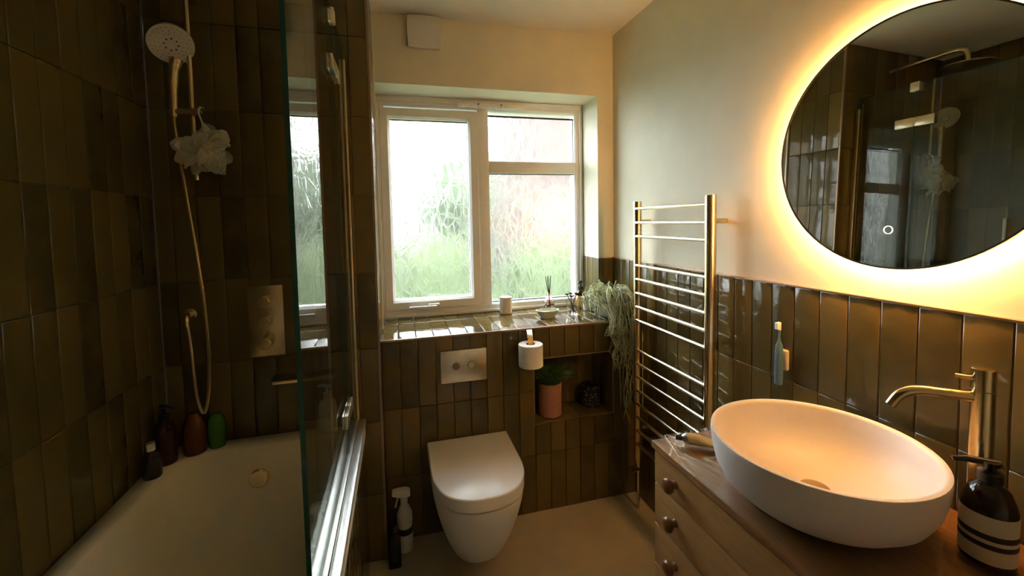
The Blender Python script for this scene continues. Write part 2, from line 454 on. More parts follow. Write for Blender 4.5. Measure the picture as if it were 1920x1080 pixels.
tiles(wd_, lambda a, b: Vector((a, b, NZ0 - .004)), edges(NX0, NX1, 0.678, PW), [y0 - .005, y0 + ND], X_, Y_, Z_, th=.006)
tiles(wd_, lambda a, b: Vector((NX1 + .004, a, b)), edges(y0, y0 + ND, y0 + .05, PW), [NZ0, NZ1], Y_, Z_, -X_, th=.006)
tiles(wd_, lambda a, b: Vector((a, y0 + ND + .004, b)), edges(NX0, NX1, 0.678, PW), [NZ0, NZ1], X_, Z_, -Y_, th=.006)
tiles(wb_, lambda a, b: Vector((XV + .002, a, b)), edges(YP, YW, YP + .001, 0.068), [ZS, 1.188], Y_, Z_, -X_, th=.006)
tiles(wb_, lambda a, b: Vector((a, YP + .002, b)), [XV - .004, XR], [ZS, 1.188], X_, Z_, -Y_, th=.009)

# metal edge trims
def trim(k, mb, mat='trim_bronze', label=None):
    o = structure(f'trim_{k}', mb, mat, label); return o
trim(1, MB().rbox(XN, XR, YB - .003, YB + .006, ZS - .007, ZS + .002, .0012), label='thin metal edge trim along the sill')
trim(2, MB().rbox(XR - .002, XP, YF, YP, 1.186, 1.192, .0012), label='thin metal trim capping the wall tiles')
trim(3, MB().rbox(XN - .008, XN + .002, YS - .002, YS + .007, 0, ZC, .0012), label='upright corner trim of the shower wall')
trim(4, MB().rbox(XN - .002, XN + .006, YP - .006, YP + .004, ZS, ZC, .001), 'plaster')
fr = MB()
fr.box(NX0 - .004, NX1 + .004, YB - .002, YB + .008, NZ0 - .005, NZ0 + .001); fr.box(NX0 - .004, NX1 + .004, YB - .002, YB + .008, NZ1 - .001, NZ1 + .004)
fr.box(NX0 - .004, NX0 + .001, YB - .002, YB + .008, NZ0, NZ1); fr.box(NX1 - .001, NX1 + .004, YB - .002, YB + .008, NZ0, NZ1)
trim(5, fr, label='thin metal frame around the niche')

# ---------------------------------------------------------------- window
win = bpy.data.objects.new('window_1', None); col.objects.link(win); win.location = ((XN + XV) / 2, YW, ZS); win['kind'] = 'structure'
win['label'] = 'white framed window with leaf-patterned obscured glass'
def frame_rect(x0, x1, z0, z1, wx, y0, y1, ch=0.008, wz=None):
    """rectangular frame with a chamfered inner edge"""
    wz = wz or wx; q = MB()
    O = [(x0, z0), (x1, z0), (x1, z1), (x0, z1)]; I = [(x0 + wx, z0 + wz), (x1 - wx, z0 + wz), (x1 - wx, z1 - wz), (x0 + wx, z1 - wz)]
    C = [(x0 + wx - ch, z0 + wz - ch), (x1 - wx + ch, z0 + wz - ch), (x1 - wx + ch, z1 - wz + ch), (x0 + wx - ch, z1 - wz + ch)]
    rings = [[(x, y1, z) for x, z in O], [(x, y0 + .002, z) for x, z in O], [(x + (.002 if i in (0, 3) else -.002), y0, z + (.002 if i < 2 else -.002)) for i, (x, z) in enumerate(O)],
             [(x, y0, z) for x, z in C], [(x, y0 + ch * 1.2, z) for x, z in I], [(x, y1, z) for x, z in I]]
    return q.loft(rings, False, False)
FX0, FX1, FZ0, FZ1 = -0.096, XV, ZS + .001, 2.050
MX0, MX1 = 0.436, 0.498                     # mullion
part('outer_frame', frame_rect(FX0, FX1, FZ0, FZ1, .046, YW - .005, YW + .065), 'upvc', win)
part('mullion', MB().rbox(MX0, MX1, YW - .003, YW + .06, FZ0 + .04, FZ1 - .04, .004), 'upvc', win)
part('transom', MB().rbox(MX1, FX1 - .04, YW - .002, YW + .06, 1.664, 1.731, .006), 'upvc', win)
part('sash', frame_rect(-0.074, 0.436, 0.940, 1.992, .052, YW - .016, YW + .05, .012), 'upvc', win)
part('head_strip', MB().rbox(FX0 + .002, FX1 - .002, YW - .016, YW - .004, 2.026, 2.054, .004), 'upvc', win)
part('side_strip', MB().rbox(FX0 + .002, FX0 + .022, YW - .016, YW - .004, FZ0, 2.026, .004), 'upvc', win)
part('side_strip', MB().rbox(FX1 - .022, FX1 - .002, YW - .016, YW - .004, FZ0, 2.026, .004), 'upvc', win)
part('sill_strip', MB().rbox(FX0 + .022, FX1 - .022, YW - .02, YW - .004, FZ0, FZ0 + .016, .004), 'upvc', win)
for (x0, x1, z0, z1) in ((-0.032, 0.386, 0.988, 1.940), (0.498, 1.009, 1.731, 1.980), (0.498, 1.012, 0.945, 1.664)):
    pn = part('pane', MB().box(x0 - .006, x1 + .006, YW + .026, YW + .032, z0 - .006, z1 + .006), 'leaf_glass', win, smooth=False)
    part('gasket', frame_rect(x0 - .004, x1 + .004, z0 - .004, z1 + .004, .008, YW + .018, YW + .026, .002), 'gasket', pn)
hd = part('handle', MB().rbox(0.145, 0.205, YW - .034, YW - .014, 0.952, 0.968, .005), 'white_plastic', win)
part('lever', MB().rbox(0.045, 0.19, YW - .046, YW - .032, 0.944, 0.960, .005), 'white_plastic', hd)
vt = MB(); vt.rbox(0.33, 0.70, YW - .036, YW - .012, 2.012, 2.034, .003)
for k in range(26): vt.box(0.35 + k * .0135, 0.357 + k * .0135, YW - .038, YW - .03, 2.008, 2.014)
part('trickle_vent', vt, 'upvc', win)
for xx in (0.44, 0.565): part('screw', MB().lathe([(.004, 0), (.004, .003)], n=12, mat=Matrix.Rotation(PI / 2, 3, 'X'), c=(xx, YW - .036, 2.026)), 'gasket', win)

# ---------------------------------------------------------------- garden seen through the window
gz = -0.25
o = structure('garden_lawn', MB().box(-25, 25, 2.5, 40, gz - .2, gz), 'lawn_green', 'green garden lawn beyond the window'); o['category'] = 'lawn'
def lumpy(name, c, rx_, ry_, rz_, mat, seed, parent=None, flat=None, origin=None):
    bm = bmesh.new(); bmesh.ops.create_icosphere(bm, subdivisions=4, radius=1)
    rg = random.Random(seed); ph = [(Vector((rg.gauss(0, 1), rg.gauss(0, 1), rg.gauss(0, 1))).normalized() * rg.uniform(3, 9), rg.uniform(0, 6)) for _ in range(14)]
    for v in bm.verts:
        d = sum(math.sin(v.co.dot(a) + p) for a, p in ph) / 14 * .5
        k = 1 + d; v.co = Vector((c[0] + v.co.x * rx_ * k, c[1] + v.co.y * ry_ * k, c[2] + v.co.z * rz_ * k))
        if flat is not None: v.co.z = max(v.co.z, flat)
    q = MB(); bm.verts.index_update(); q.add([v.co for v in bm.verts], [[v.index for v in f.verts] for f in bm.faces]); bm.free()
    return q.build(name, mat, parent, origin=origin or (c[0], c[1], flat if flat is not None else c[2]))
SHRUBS = [(-2.6, 7.6, 1.05, 'dark green hedge shrub at the open end of the garden row'), (-.85, 7.4, 1.2, 'taller yellow-green hedge shrub next in the garden row'),
          (.85, 7.5, 1.15, 'round green hedge shrub standing below the garden tree'), (2.55, 7.3, 1.0, 'low green hedge shrub before the corner of the brick house'), (4.3, 7.4, 1.05, 'green hedge shrub in front of the brick house door')]
for i, (x, y, h, lb) in enumerate(SHRUBS):
    tag(lumpy('hedge_shrub', (x, y, gz + h * .55), .72, .6, h * .72, 'hedge_green', 10 + i, flat=gz), lb, 'shrub', 'garden hedge shrubs')
tr = thing('garden_tree', (1.25, 9.4, gz), 'leafy green tree in the garden beside the brick house', 'tree')
part('trunk', MB().tube([(1.25, 9.4, gz), (1.27, 9.4, .8), (1.25, 9.42, 1.8)], [.11, .09, .06]), 'bark', tr)
lumpy('crown', (1.25, 9.4, 1.95), .75, .75, .95, 'tree_green', 4, tr)
fc_ = thing('garden_fence', (-2.8, 12.6, gz), 'pale weathered board fence closing off the far end of the lawn', 'fence')
for z in (.5, 1.9): part('fence_rail', MB().box(-8.0, 2.3, 12.61, 12.66, gz + z, gz + z + .09), 'weathered_board', fc_, smooth=False)
fb = part('fence_board', MB().rbox(-8.0, -7.84, 12.585, 12.61, gz, gz + 2.4, .004, 1), 'weathered_board', fc_, smooth=False)
for k in range(1, 60):
    o = fb.copy(); col.objects.link(o); o.parent = fc_; o.location = fb.location + Vector((k * .172, random.uniform(-.004, .004), random.uniform(-.02, .0)))
hs = thing('neighbour_house', (7.4, 12, gz), 'pinkish brick house beyond the garden with a dark tiled roof', 'house')
part('brick_wall', MB().box(2.55, 12, 9.6, 14.5, gz, 5.6), 'far_brick', hs, smooth=False)
part('roof', MB().loft([[(2.3, 9.2, 5.6), (12.3, 9.2, 5.6), (12.3, 14.9, 5.6), (2.3, 14.9, 5.6)], [(2.4, 12, 8.0), (12.2, 12, 8.0), (12.2, 12.1, 8.0), (2.4, 12.1, 8.0)]]), 'roof_tile', hs, smooth=False)
part('house_door', MB().rbox(3.3, 4.1, 9.55, 9.62, gz, 1.9, .02), 'teak', hs, label='warm orange-brown timber door')

# ---------------------------------------------------------------- bath
def rrect(x0, x1, y0, y1, r, z, n=8):
    out = []
    for (cx, cy, a0) in ((x1 - r, y1 - r, 0), (x0 + r, y1 - r, 90), (x0 + r, y0 + r, 180), (x1 - r, y0 + r, 270)):
        for k in range(n + 1):
            a = R(a0 + 90 * k / n); out.append((cx + r * math.cos(a), cy + r * math.sin(a), z))
    return out
BX0, BX1, BY0, BY1, BZ = XL + .002, -0.152, 0.05, YS - .002, 0.60
bt = thing('bathtub', ((BX0 + BX1) / 2, (BY0 + BY1) / 2, 0), 'cream white built-in bathtub against the dark tiled wall', 'bathtub')
q = MB()
def ins(l, r, n_, f_, rad, z): return rrect(BX0 + l, BX1 - r, BY0 + n_, BY1 - f_, rad, z)
q.loft([ins(0, 0, 0, 0, .006, .55), ins(0, 0, 0, 0, .006, BZ - .005), ins(.003, .003, .003, .003, .006, BZ), ins(.052, .050, .05, .062, .10, BZ),
        ins(.060, .058, .06, .070, .105, BZ - .006), ins(.066, .064, .07, .078, .11, BZ - .03), ins(.085, .085, .12, .10, .12, .42), ins(.105, .105, .2, .125, .13, .28), ins(.14, .14, .27, .17, .13, .215), ins(.22, .22, .36, .26, .10, .205)], cap0=False)
part('shell', q, 'acrylic', bt, angle=60)
ov = MB().lathe([(.033, 0), (.033, .008), (.028, .012), (.0001, .013)], n=28, mat=Matrix.Rotation(PI / 2 - .12, 3, 'X'), c=(-.515, BY1 - .092, .487))
part('overflow_cover', ov, 'brass', bt, label='round brushed brass overflow cover')
part('waste_plug', MB().lathe([(.032, 0), (.03, .006), (.0001, .008)], n=24, c=(-.49, 1.2, .206)), 'brass', bt)
bp_ = structure('trim_6', MB().box(BX1 - .05, BX1 - .012, BY0, BY1 + .0, 0, .55), 'grout', 'tiled side panel of the bath')  # panel closing the side of the bath below its rim, not an edge trim
tiles(bp_, lambda a, b: Vector((BX1 - .012, a, b)), edges(BY0, BY1, BY1 - .001, PW), [0, .284, .585], Y_, Z_, X_)

# ---------------------------------------------------------------- bath screen
XG = -0.187
sc = thing('bath_screen', (XG, 1.3, BZ), 'folding glass bath screen with brass hinges standing on the bath edge', 'bath screen')
def glass_panel(name, y0, y1, z0, z1):
    p_ = part(name, MB().box(XG - .0045, XG + .0045, y0 + .0015, y1 - .0015, z0 + .0015, z1 - .0015), 'screen_glass', sc, smooth=False)
    q = MB()
    q.box(XG - .0045, XG + .0045, y0, y0 + .0015, z0, z1); q.box(XG - .0045, XG + .0045, y1 - .0015, y1, z0, z1)
    q.box(XG - .0045, XG + .0045, y0, y1, z1 - .0015, z1)
    part('polished_edge', q, 'glass_edge', p_, 'dark green polished glass edge', smooth=False)
ZG = 2.085
glass_panel('swing_pane', 0.846, 1.470, BZ + .022, ZG)
glass_panel('fixed_pane', 1.478, 1.735, BZ + .022, ZG)
part('hinge_seal', MB().rbox(XG - .004, XG + .004, 1.468, 1.480, BZ + .022, ZG, .001), 'clear_glass', sc)
def hinge(z):
    for s in (-1, 1):
        h = part('hinge_plate', MB().rbox(XG + s * .004, XG + s * .013, 1.395, 1.470, z - .022, z + .022, .0015).rbox(XG + s * .004, XG + s * .013, 1.478, 1.555, z - .022, z + .022, .0015), 'champagne', sc)
        part('hinge_pin', MB().tube([(XG + s * .009, 1.474, z - .02), (XG + s * .009, 1.474, z + .02)], .004), 'champagne', h)
hinge(1.90); hinge(0.765)
part('top_clip', MB().rbox(XG - .014, XG + .014, 1.46, 1.50, ZG - .038, ZG + .006, .003), 'champagne', sc)
wc = part('wall_channel', MB().rbox(XG - .016, XG - .004, 1.722, YS - .001, BZ + .012, ZG - .03, .002).rbox(XG + .004, XG + .016, 1.722, YS - .001, BZ + .012, ZG - .06, .003), 'brass', sc)
part('bottom_rail', MB().rbox(-0.187 - .008, -0.176, 0.40, 1.735, BZ + .0005, BZ + .0215, .004), 'rail_metal', sc)
part('bottom_rail', MB().rbox(-0.175, -0.147, 0.40, 1.742, BZ + .0005, BZ + .021, .007, 3), 'rail_metal', sc, 'rounded pale metal rail along the bath edge')

# ---------------------------------------------------------------- shower fittings
YBR = 1.695
sr = thing('shower_riser_rail', (-.67, YS, 1.56), 'slim brass shower riser rail with sliding bracket on dark tiles', 'shower rail')
part('rail', MB().tube([(-.671, YBR, 2.235), (-.671, YBR, 1.563)], .009, 16), 'brass', sr)
for z in (2.19, 1.60): part('wall_mount', MB().tube([(-.671, YBR, z), (-.671, YS + .001, z)], [.011, .011]), 'brass', sr)
sl = part('slider', MB().tube([(-.729, YBR - .016, 1.792), (-.631, YBR - .016, 1.796)], .012, 16), 'brass', sr)
part('clamp_knob', MB().tube([(-.650, YBR - .004, 1.808), (-.630, YBR - .004, 1.808)], .009, 14), 'brass', sl)
hsh = thing('hand_shower', (-.718, YBR - .02, 1.79), 'round white-faced hand shower with brass handle held in the rail bracket', 'shower head')
hc = Vector((-.705, 1.655, 2.008)); nrm = Vector((.40, -.70, -.60)).normalized()
rm = nrm.to_track_quat('Z', 'Y').to_matrix()
part('head', MB().lathe([(.02, -.030), (.045, -.022), (.062, -.010), (.066, -.002), (.065, .002), (.0001, .002)], n=40, mat=rm, c=hc), 'brass', hsh)
fc = part('spray_face', MB().lathe([(.063, .002), (.062, .005), (.0001, .006)], n=40, mat=rm, c=hc, cap0=False), 'white_plastic', hsh, 'pale spray face with nozzles')
nz = MB()
for ring, cnt, rr in ((.019, 8, .0032), (.032, 14, .0014), (.043, 18, .0014), (.054, 24, .0014)):
    for k in range(cnt):
        a = 2 * PI * k / cnt; c_ = hc + rm @ Vector((ring * math.cos(a), ring * math.sin(a), .0055)); nz.lathe([(rr, 0), (rr * .7, .0012), (.0001, .0014)], n=6, mat=rm, c=c_)
n_ = part('nozzles', nz, 'soil', fc); n_['kind'] = 'stuff'
part('handle', MB().tube(bez([(-.700, 1.672, 1.966), (-.708, 1.672, 1.93), (-.714, 1.674, 1.87), (-.718, 1.677, 1.80), (-.719, 1.678, 1.775)], 6), [.020] * 3 + [.018] * 3 + [.015] * 6 + [.0125] * 6 + [.012] * 7), 'brass', hsh)
single('shower_hose', MB().tube(bez([(-.720, 1.679, 1.775), (-.719, 1.68, 1.73), (-.700, 1.69, 1.486), (-.675, 1.69, 1.224), (-.663, 1.69, .994), (-.669, 1.69, .82), (-.690, 1.69, .738), (-.709, 1.69, .806), (-.722, 1.70, .98), (-.730, 1.703, 1.06)], 12), .0065, 10), 'brass',
       'flexible brass shower hose hanging in a long loop', 'hose')
ol = thing('hose_outlet', (-.737, YS, 1.08), 'small brass hose outlet elbow on the dark tiles', 'outlet')
part('flange', MB().lathe([(.022, 0), (.022, .006), (.012, .008)], n=24, mat=Matrix.Rotation(PI / 2, 3, 'X'), c=(-.737, YS - .0005, 1.085)), 'brass', ol)
part('elbow', MB().tube(bez([(-.737, YS - .006, 1.085), (-.734, 1.715, 1.084), (-.732, 1.704, 1.075), (-.731, 1.702, 1.05)], 5), .010), 'brass', ol)
vp = thing('shower_valve', (-.488, YS, .905), 'tall brushed brass shower valve plate with three round controls', 'shower valve')
pl = part('plate', MB().rbox(-.552, -.429, YS - .008, YS, .907, 1.176, .003), 'brass', vp)
for z in (1.118, 1.040, .962):
    kn = part('control_knob', MB().lathe([(.022, 0), (.022, .040), (.020, .042), (.0001, .0425)], n=28, mat=Matrix.Rotation(PI / 2, 3, 'X'), c=(-.488, YS - .0075, z)), 'brass', vp)
    part('pin_lever', MB().tube([(-.488, YS - .043, z + .004), (-.491, YS - .05, z + .03)], .003, 8), 'brass', kn)
rh = thing('rain_shower', (-.42, YS, 2.19), 'brass overhead rain shower on a long wall arm', 'shower head')
part('arm', MB().tube(bez([(-.42, YS, 2.26), (-.425, 1.65, 2.265), (-.44, 1.50, 2.275), (-.445, 1.455, 2.268), (-.448, 1.44, 2.245), (-.45, 1.435, 2.20)], 6), .010), 'brass', rh)
part('rain_disc', MB().lathe([(.012, .02), (.02, .008), (.095, .004), (.098, 0), (.095, -.003), (.0001, -.003)], n=40, c=(-.45, 1.435, 2.185)), 'brass', rh)
sf = thing('shower_shelf', (-.42, YS, .80), 'narrow dark shower shelf fixed to the end wall tiles', 'shelf')
part('tray', MB().rbox(-.472, -.25, YS - .06, YS, .822, .832, .003), 'black_plastic', sf)
part('lip', MB().rbox(-.470, -.252, YS - .052, YS, .808, .822, .002), 'brass', sf)

# bath pouf: ruffled petals of net around a knot
pf = thing('bath_pouf', (-.617, 1.66, 1.58), 'cream ruffled net bath pouf hanging by a cord from the shower bracket', 'bath pouf')
rg = random.Random(3); pc = Vector((-.605, 1.615, 1.657)); q = MB()
for k in range(64):
    outer = k < 34
    d = Vector((rg.gauss(0, 1), rg.gauss(0, .45 if outer else 1) - (.0 if outer else .5), rg.gauss(0, 1))).normalized(); L = rg.uniform(.070, .100) if outer else rg.uniform(.035, .065); wdt = rg.uniform(.026, .038)
    sd = d.cross(Vector((rg.gauss(0, 1), rg.gauss(0, 1), rg.gauss(0, 1)))).normalized(); nn = d.cross(sd)
    nu, nv = 9, 9; grid = []
    for i in range(nu + 1):
        t = i / nu; wd = wdt * (.25 + .75 * t / .55 if t < .55 else math.sqrt(max(.02, 1 - ((t - .55) / .45) ** 2)))
        for j in range(nv + 1):
            s_ = j / nv * 2 - 1
            grid.append(pc + d * (L * t) + sd * (wd * s_) + nn * (.020 * math.sin(PI * t) * (1 - s_ * s_) + .003 * math.sin(7 * s_ + k) * t))
    q.add(grid, [(i * (nv + 1) + j, i * (nv + 1) + j + 1, (i + 1) * (nv + 1) + j + 1, (i + 1) * (nv + 1) + j) for i in range(nu) for j in range(nv)])
rf_ = part('ruffles', q, 'pouf_net', pf, angle=180); rf_['kind'] = 'stuff'
part('cord', MB().tube(bez([(-.606, 1.618, 1.70), (-.622, 1.64, 1.745), (-.640, 1.660, 1.79), (-.641, 1.6795, 1.8115)], 6), .003, 8), 'white_plastic', pf)

# ---------------------------------------------------------------- bottles on the bath edge
def bottle(name, c, prof, mat, label, cap=None, cap_mat='black_plastic', pump=None, n=28, cat='bottle', group=None, lab=None, sub=None):
    t = thing(name, c, label, cat, group)
    bd = part('body', MB().lathe(prof, c=c, n=n), mat, t)
    if lab: part('label_wrap', MB().lathe([(lab[0], lab[1]), (lab[0] + .0006, lab[1] + .001), (lab[0] + .0006, lab[2] - .001), (lab[0], lab[2])], c=c, n=n, cap0=False, cap1=False), lab[3], bd)
    if cap: part('cap', MB().lathe(cap, c=c, n=n), cap_mat, t)
    if pump:
        z, L, ang = pump; dx, dy = math.cos(ang), math.sin(ang)
        p = MB().lathe([(.014, z), (.014, z + .018), (.006, z + .02), (.0055, z + .04)], c=c, n=20)
        pp = part('pump', p, cap_mat, t)
        part('nozzle', MB().tube([(c[0] - dx * .012, c[1] - dy * .012, c[2] + z + .043), (c[0] + dx * L * .7, c[1] + dy * L * .7, c[2] + z + .045), (c[0] + dx * L, c[1] + dy * L, c[2] + z + .040)], [.008, .006, .0045], 10), cap_mat, pp)
    return t
bz = BZ + .0005
bottle('shampoo_bottle', (-.790, 1.557, bz), [(.024, 0), (.026, .004), (.026, .060), (.022, .074), (.011, .082), (.011, .088)], 'smoke_bottle', 'small smoky travel bottle with white cap on the bath edge', cap=[(.012, .088), (.012, .112), (.0001, .113)], cap_mat='white_plastic')
bottle('pump_bottle', (-.788, 1.640, bz), [(.029, 0), (.031, .004), (.031, .115), (.026, .135), (.012, .147), (.012, .152)], 'plum_bottle', 'dark plum pump bottle in the tiled corner of the bath edge', pump=(.152, .04, -.5))
bottle('wash_bottle', (-.723, 1.688, bz), [(.033, 0), (.036, .006), (.038, .05), (.035, .09), (.026, .125), (.014, .142), (.0001, .146)], 'rust_bottle', 'rounded rust-brown wash bottle on the bath edge')
bottle('gel_bottle', (-.662, 1.712, bz), [(.024, 0), (.028, .006), (.031, .05), (.030, .085), (.024, .108), (.014, .122), (.0001, .125)], 'green_bottle', 'bright green plastic bottle below the shower hose')
bottle('soap_bottle', (-.285, 1.712, bz), [(.031, 0), (.033, .004), (.033, .10), (.028, .118), (.013, .128), (.013, .134)], 'white_plastic', 'white pump bottle behind the glass screen on the bath edge', pump=(.134, .035, 2.8), cap_mat='white_plastic')

# ---------------------------------------------------------------- toilet
tx = 0.275
def dshape(hw, yb, ytip, z, n=28, frac=.5):
    """D outline: straight back and sides, elliptical front"""
    ys_ = ytip + (yb - ytip) * frac; pts = [(tx - hw, yb, z)]
    for k in range(n + 1):
        a = PI + PI * k / n; ca, sa = math.cos(a), math.sin(a); e = .82
        pts.append((tx + hw * math.copysign(abs(ca) ** e, ca), ys_ + (ys_ - ytip) * math.copysign(abs(sa) ** e, sa), z))
    pts.append((tx + hw, yb, z)); return pts
tl = thing('toilet', (tx, YB, .07), 'white wall-hung toilet with closed lid below the flush plate', 'toilet')
yb = YB - .004
part('bowl', MB().loft([dshape(.060, yb, 1.60, .074), dshape(.090, yb, 1.545, .078), dshape(.108, yb, 1.51, .10), dshape(.128, yb, 1.478, .15), dshape(.147, yb, 1.448, .21), dshape(.162, yb, 1.424, .27), dshape(.174, yb, 1.404, .33), dshape(.178, yb, 1.396, .368), dshape(.176, yb, 1.398, .372), dshape(.164, yb, 1.414, .374), dshape(.164, yb, 1.414, .3795)]), 'ceramic', tl, angle=50)
part('lid', MB().loft([dshape(.175, yb - .006, 1.399, .3798), dshape(.180, yb - .004, 1.390, .383), dshape(.181, yb - .004, 1.388, .424), dshape(.180, yb - .005, 1.390, .428), dshape(.176, yb - .009, 1.395, .4305)]), 'ceramic', tl, angle=50)
fp = thing('flush_plate', (.268, YB, .682), 'brushed brass dual flush plate on the tiles above the toilet', 'flush plate')
part('plate', MB().rbox(.163, .372, YB - .008, YB + .001, .682, .828, .002), 'champagne', fp)
for k, xx in enumerate((.233, .302)):
    b_ = part('flush_button', MB().lathe([(.0155, 0), (.0155, .004), (.0145, .005), (.0001, .005)], n=28, mat=Matrix.Rotation(PI / 2, 3, 'X'), c=(xx, YB - .0078, .757)), 'champagne' if k else 'trim_bronze', fp)
    part('button_ring', MB().lathe([(.0158, 0), (.0175, .0005), (.0172, .0015), (.0158, .0018)], n=28, mat=Matrix.Rotation(PI / 2, 3, 'X'), c=(xx, YB - .0078, .757), cap0=False, cap1=False), 'trim_bronze', b_)

# toilet roll and its hook
hk = thing('roll_holder', (.572, YB, .80), 'brass toilet roll hook on the ledge above the niche', 'roll holder')
q = MB(); path = [(.578, YB - .004, .855, .012), (.578, YB - .005, .884, .012), (.577, YB - .009, .892, .0115), (.574, YB - .016, .892, .012), (.562, 1.774, .868, .012), (.560, 1.767, .858, .012), (.560, 1.766, .752, .012)]
def strap_ring(k):
    x, y, z, hw = path[k]; a = Vector(path[max(k - 1, 0)][:3]); b = Vector(path[min(k + 1, len(path) - 1)][:3]); t = (b - a).normalized(); n3 = t.cross(X_).normalized() * .0016; c_ = Vector((x, y, z))
    return [c_ - X_ * hw - n3, c_ + X_ * hw - n3, c_ + X_ * hw + n3, c_ - X_ * hw + n3]
q.loft([strap_ring(k) for k in range(len(path))]); part('strap', q, 'brass', hk, angle=50)
part('fixing_screw', MB().lathe([(.004, 0), (.004, .002), (.0001, .0025)], n=12, mat=Matrix.Rotation(PI / 2, 3, 'X'), c=(.578, YB - .0055, .868)), 'trim_bronze', hk)
rc = (.560, 1.766, .747)
rl = thing('toilet_roll', rc, 'white toilet paper roll hanging upright on the brass hook', 'toilet roll')
q = MB(); pr = [(.021, 0), (.053, 0), (.055, .002), (.055, .098), (.053, .10), (.021, .10)]
q.lathe(pr + [pr[0]], c=rc, n=40, cap0=False, cap1=False); part('paper', q, 'paper', rl)
part('cardboard_core', MB().lathe([(.0195, .001), (.0208, .001), (.0208, .099), (.0195, .099), (.0195, .001)], c=rc, n=32, cap0=False, cap1=False), 'cardboard', rl)

# bottles on the floor by the toilet
sb = thing('spray_bottle', (-.012, 1.790, 0), 'white cleaning spray bottle with trigger on the floor beside the toilet', 'spray bottle')
c0 = (-.012, 1.790, .0005)
part('body', MB().lathe([(.030, 0), (.033, .005), (.033, .07), (.029, .10), (.033, .13), (.032, .16), (.022, .185), (.014, .20), (.014, .21)], c=c0, n=28), 'white_plastic', sb)
hd_ = part('spray_head', MB().lathe([(.015, .205), (.016, .222), (.013, .235)], c=c0, n=20).loft([[(c0[0] + dx, c0[1] - .012 * s_, z) for s_, dx, z in ((-1, a, zz), (1, a, zz), (1, a, zz + h), (-1, a, zz + h))] for a, zz, h in ((.026, .236, .022), (.012, .232, .034), (-.02, .236, .032), (-.048, .246, .018))]), 'white_plastic', sb)
part('trigger', MB().tube(bez([(-.034, 1.79, .238), (-.042, 1.79, .215), (-.048, 1.79, .19)], 5), .004, 8), 'white_plastic', hd_)
part('label_band', MB().lathe([(.0334, .078), (.0302, .1), (.0302, .103), (.0334, .08)], c=c0, n=28, cap0=False, cap1=False), 'label_dark', sb)
db = thing('cleaner_bottle', (-.055, 1.72, 0), 'dark squat cleaner bottle on the floor in front of the white spray bottle', 'bottle')
part('body', MB().loft([rrect(-.081, -.029, 1.690, 1.735, .012, z, 4) for z in (.0005, .06)] + [rrect(-.079, -.031, 1.692, 1.733, .012, .12, 4), rrect(-.070, -.040, 1.700, 1.725, .008, .145, 4)]), 'dark_amber', db)
part('cap', MB().lathe([(.013, .145), (.013, .172), (.0001, .173)], c=(-.055, 1.7125, 0), n=20), 'black_plastic', db)
part('label_panel', MB().rbox(-.070, -.040, 1.6885, 1.6902, .03, .105, .0005), 'label_dark', db)

# ---------------------------------------------------------------- niche and its pots
pp = thing('fern_pot', (.705, 1.918, NZ0 + .002), 'pink terracotta pot with a feathery green fern in the niche', 'potted plant')
c1 = (.705, 1.918, NZ0 + .0025)
part('pot', MB().lathe([(.052, 0), (.055, .003), (.058, .16), (.0575, .163), (.054, .163), (.052, .145), (.0001, .145)], c=c1, n=36), 'terracotta_pink', pp)
part('soil', MB().lathe([(.0525, .146), (.03, .150), (.0001, .151)], c=c1, n=24, cap0=False), 'soil', pp)
rg = random.Random(11); q = MB()
for k in range(380):
    a = rg.uniform(0, 2 * PI); L = rg.uniform(.07, .125); lean = rg.uniform(.1, 1.1)
    b0 = Vector((c1[0] + rg.uniform(-.03, .03), c1[1] + rg.uniform(-.03, .03), c1[2] + .148))
    dv = Vector((math.cos(a) * lean, math.sin(a) * lean * .8, 1.1)).normalized()
    p1 = b0 + dv * L * .55; p2 = b0 + dv * L + Vector((math.cos(a), math.sin(a), 0)) * L * .25 - Vector((0, 0, L * .28 * lean))
    for p_ in (p1, p2):
        p_.x = max(NX0 + .008, p_.x); p_.z = min(p_.z, NZ1 - .008); p_.y = min(p_.y, y0 + ND - .01)
    q.tube([b0, p1, p2], [.0011, .0011, .0006], 3, False)
    for s_ in range(5):
        t = .35 + .13 * s_; bb = b0.lerp(p1, min(1, t / .55)) if t < .55 else p1.lerp(p2, (t - .55) / .45)
        e_ = bb + Vector((rg.gauss(0, .010), rg.gauss(0, .010), rg.uniform(-.004, .010)))
        e_.x = max(NX0 + .006, e_.x); e_.z = min(e_.z, NZ1 - .006); e_.y = min(e_.y, y0 + ND - .008)
        sd = Vector((rg.gauss(0, 1), rg.gauss(0, 1), rg.gauss(0, 1))).normalized() * .0017
        q.add([bb, (bb + e_) / 2 + sd, e_, (bb + e_) / 2 - sd], [(0, 1, 2, 3)])
f_ = part('fronds', q, 'fern_green', pp, smooth=False); f_['kind'] = 'stuff'
np_ = thing('speckled_pot', (.945, 1.962, NZ0 + .002), 'small navy blue speckled pot in the dark of the niche', 'pot')
c2 = (.945, 1.962, NZ0 + .0025)
part('pot', MB().lathe([(.036, 0), (.048, .004), (.053, .04), (.052, .08), (.046, .105), (.043, .105), (.046, .08), (.0001, .07)], c=c2, n=36), 'speckled_navy', np_)
part('soil', MB().lathe([(.0455, .078), (.0001, .082)], c=c2, n=24, cap0=False), 'soil', np_)

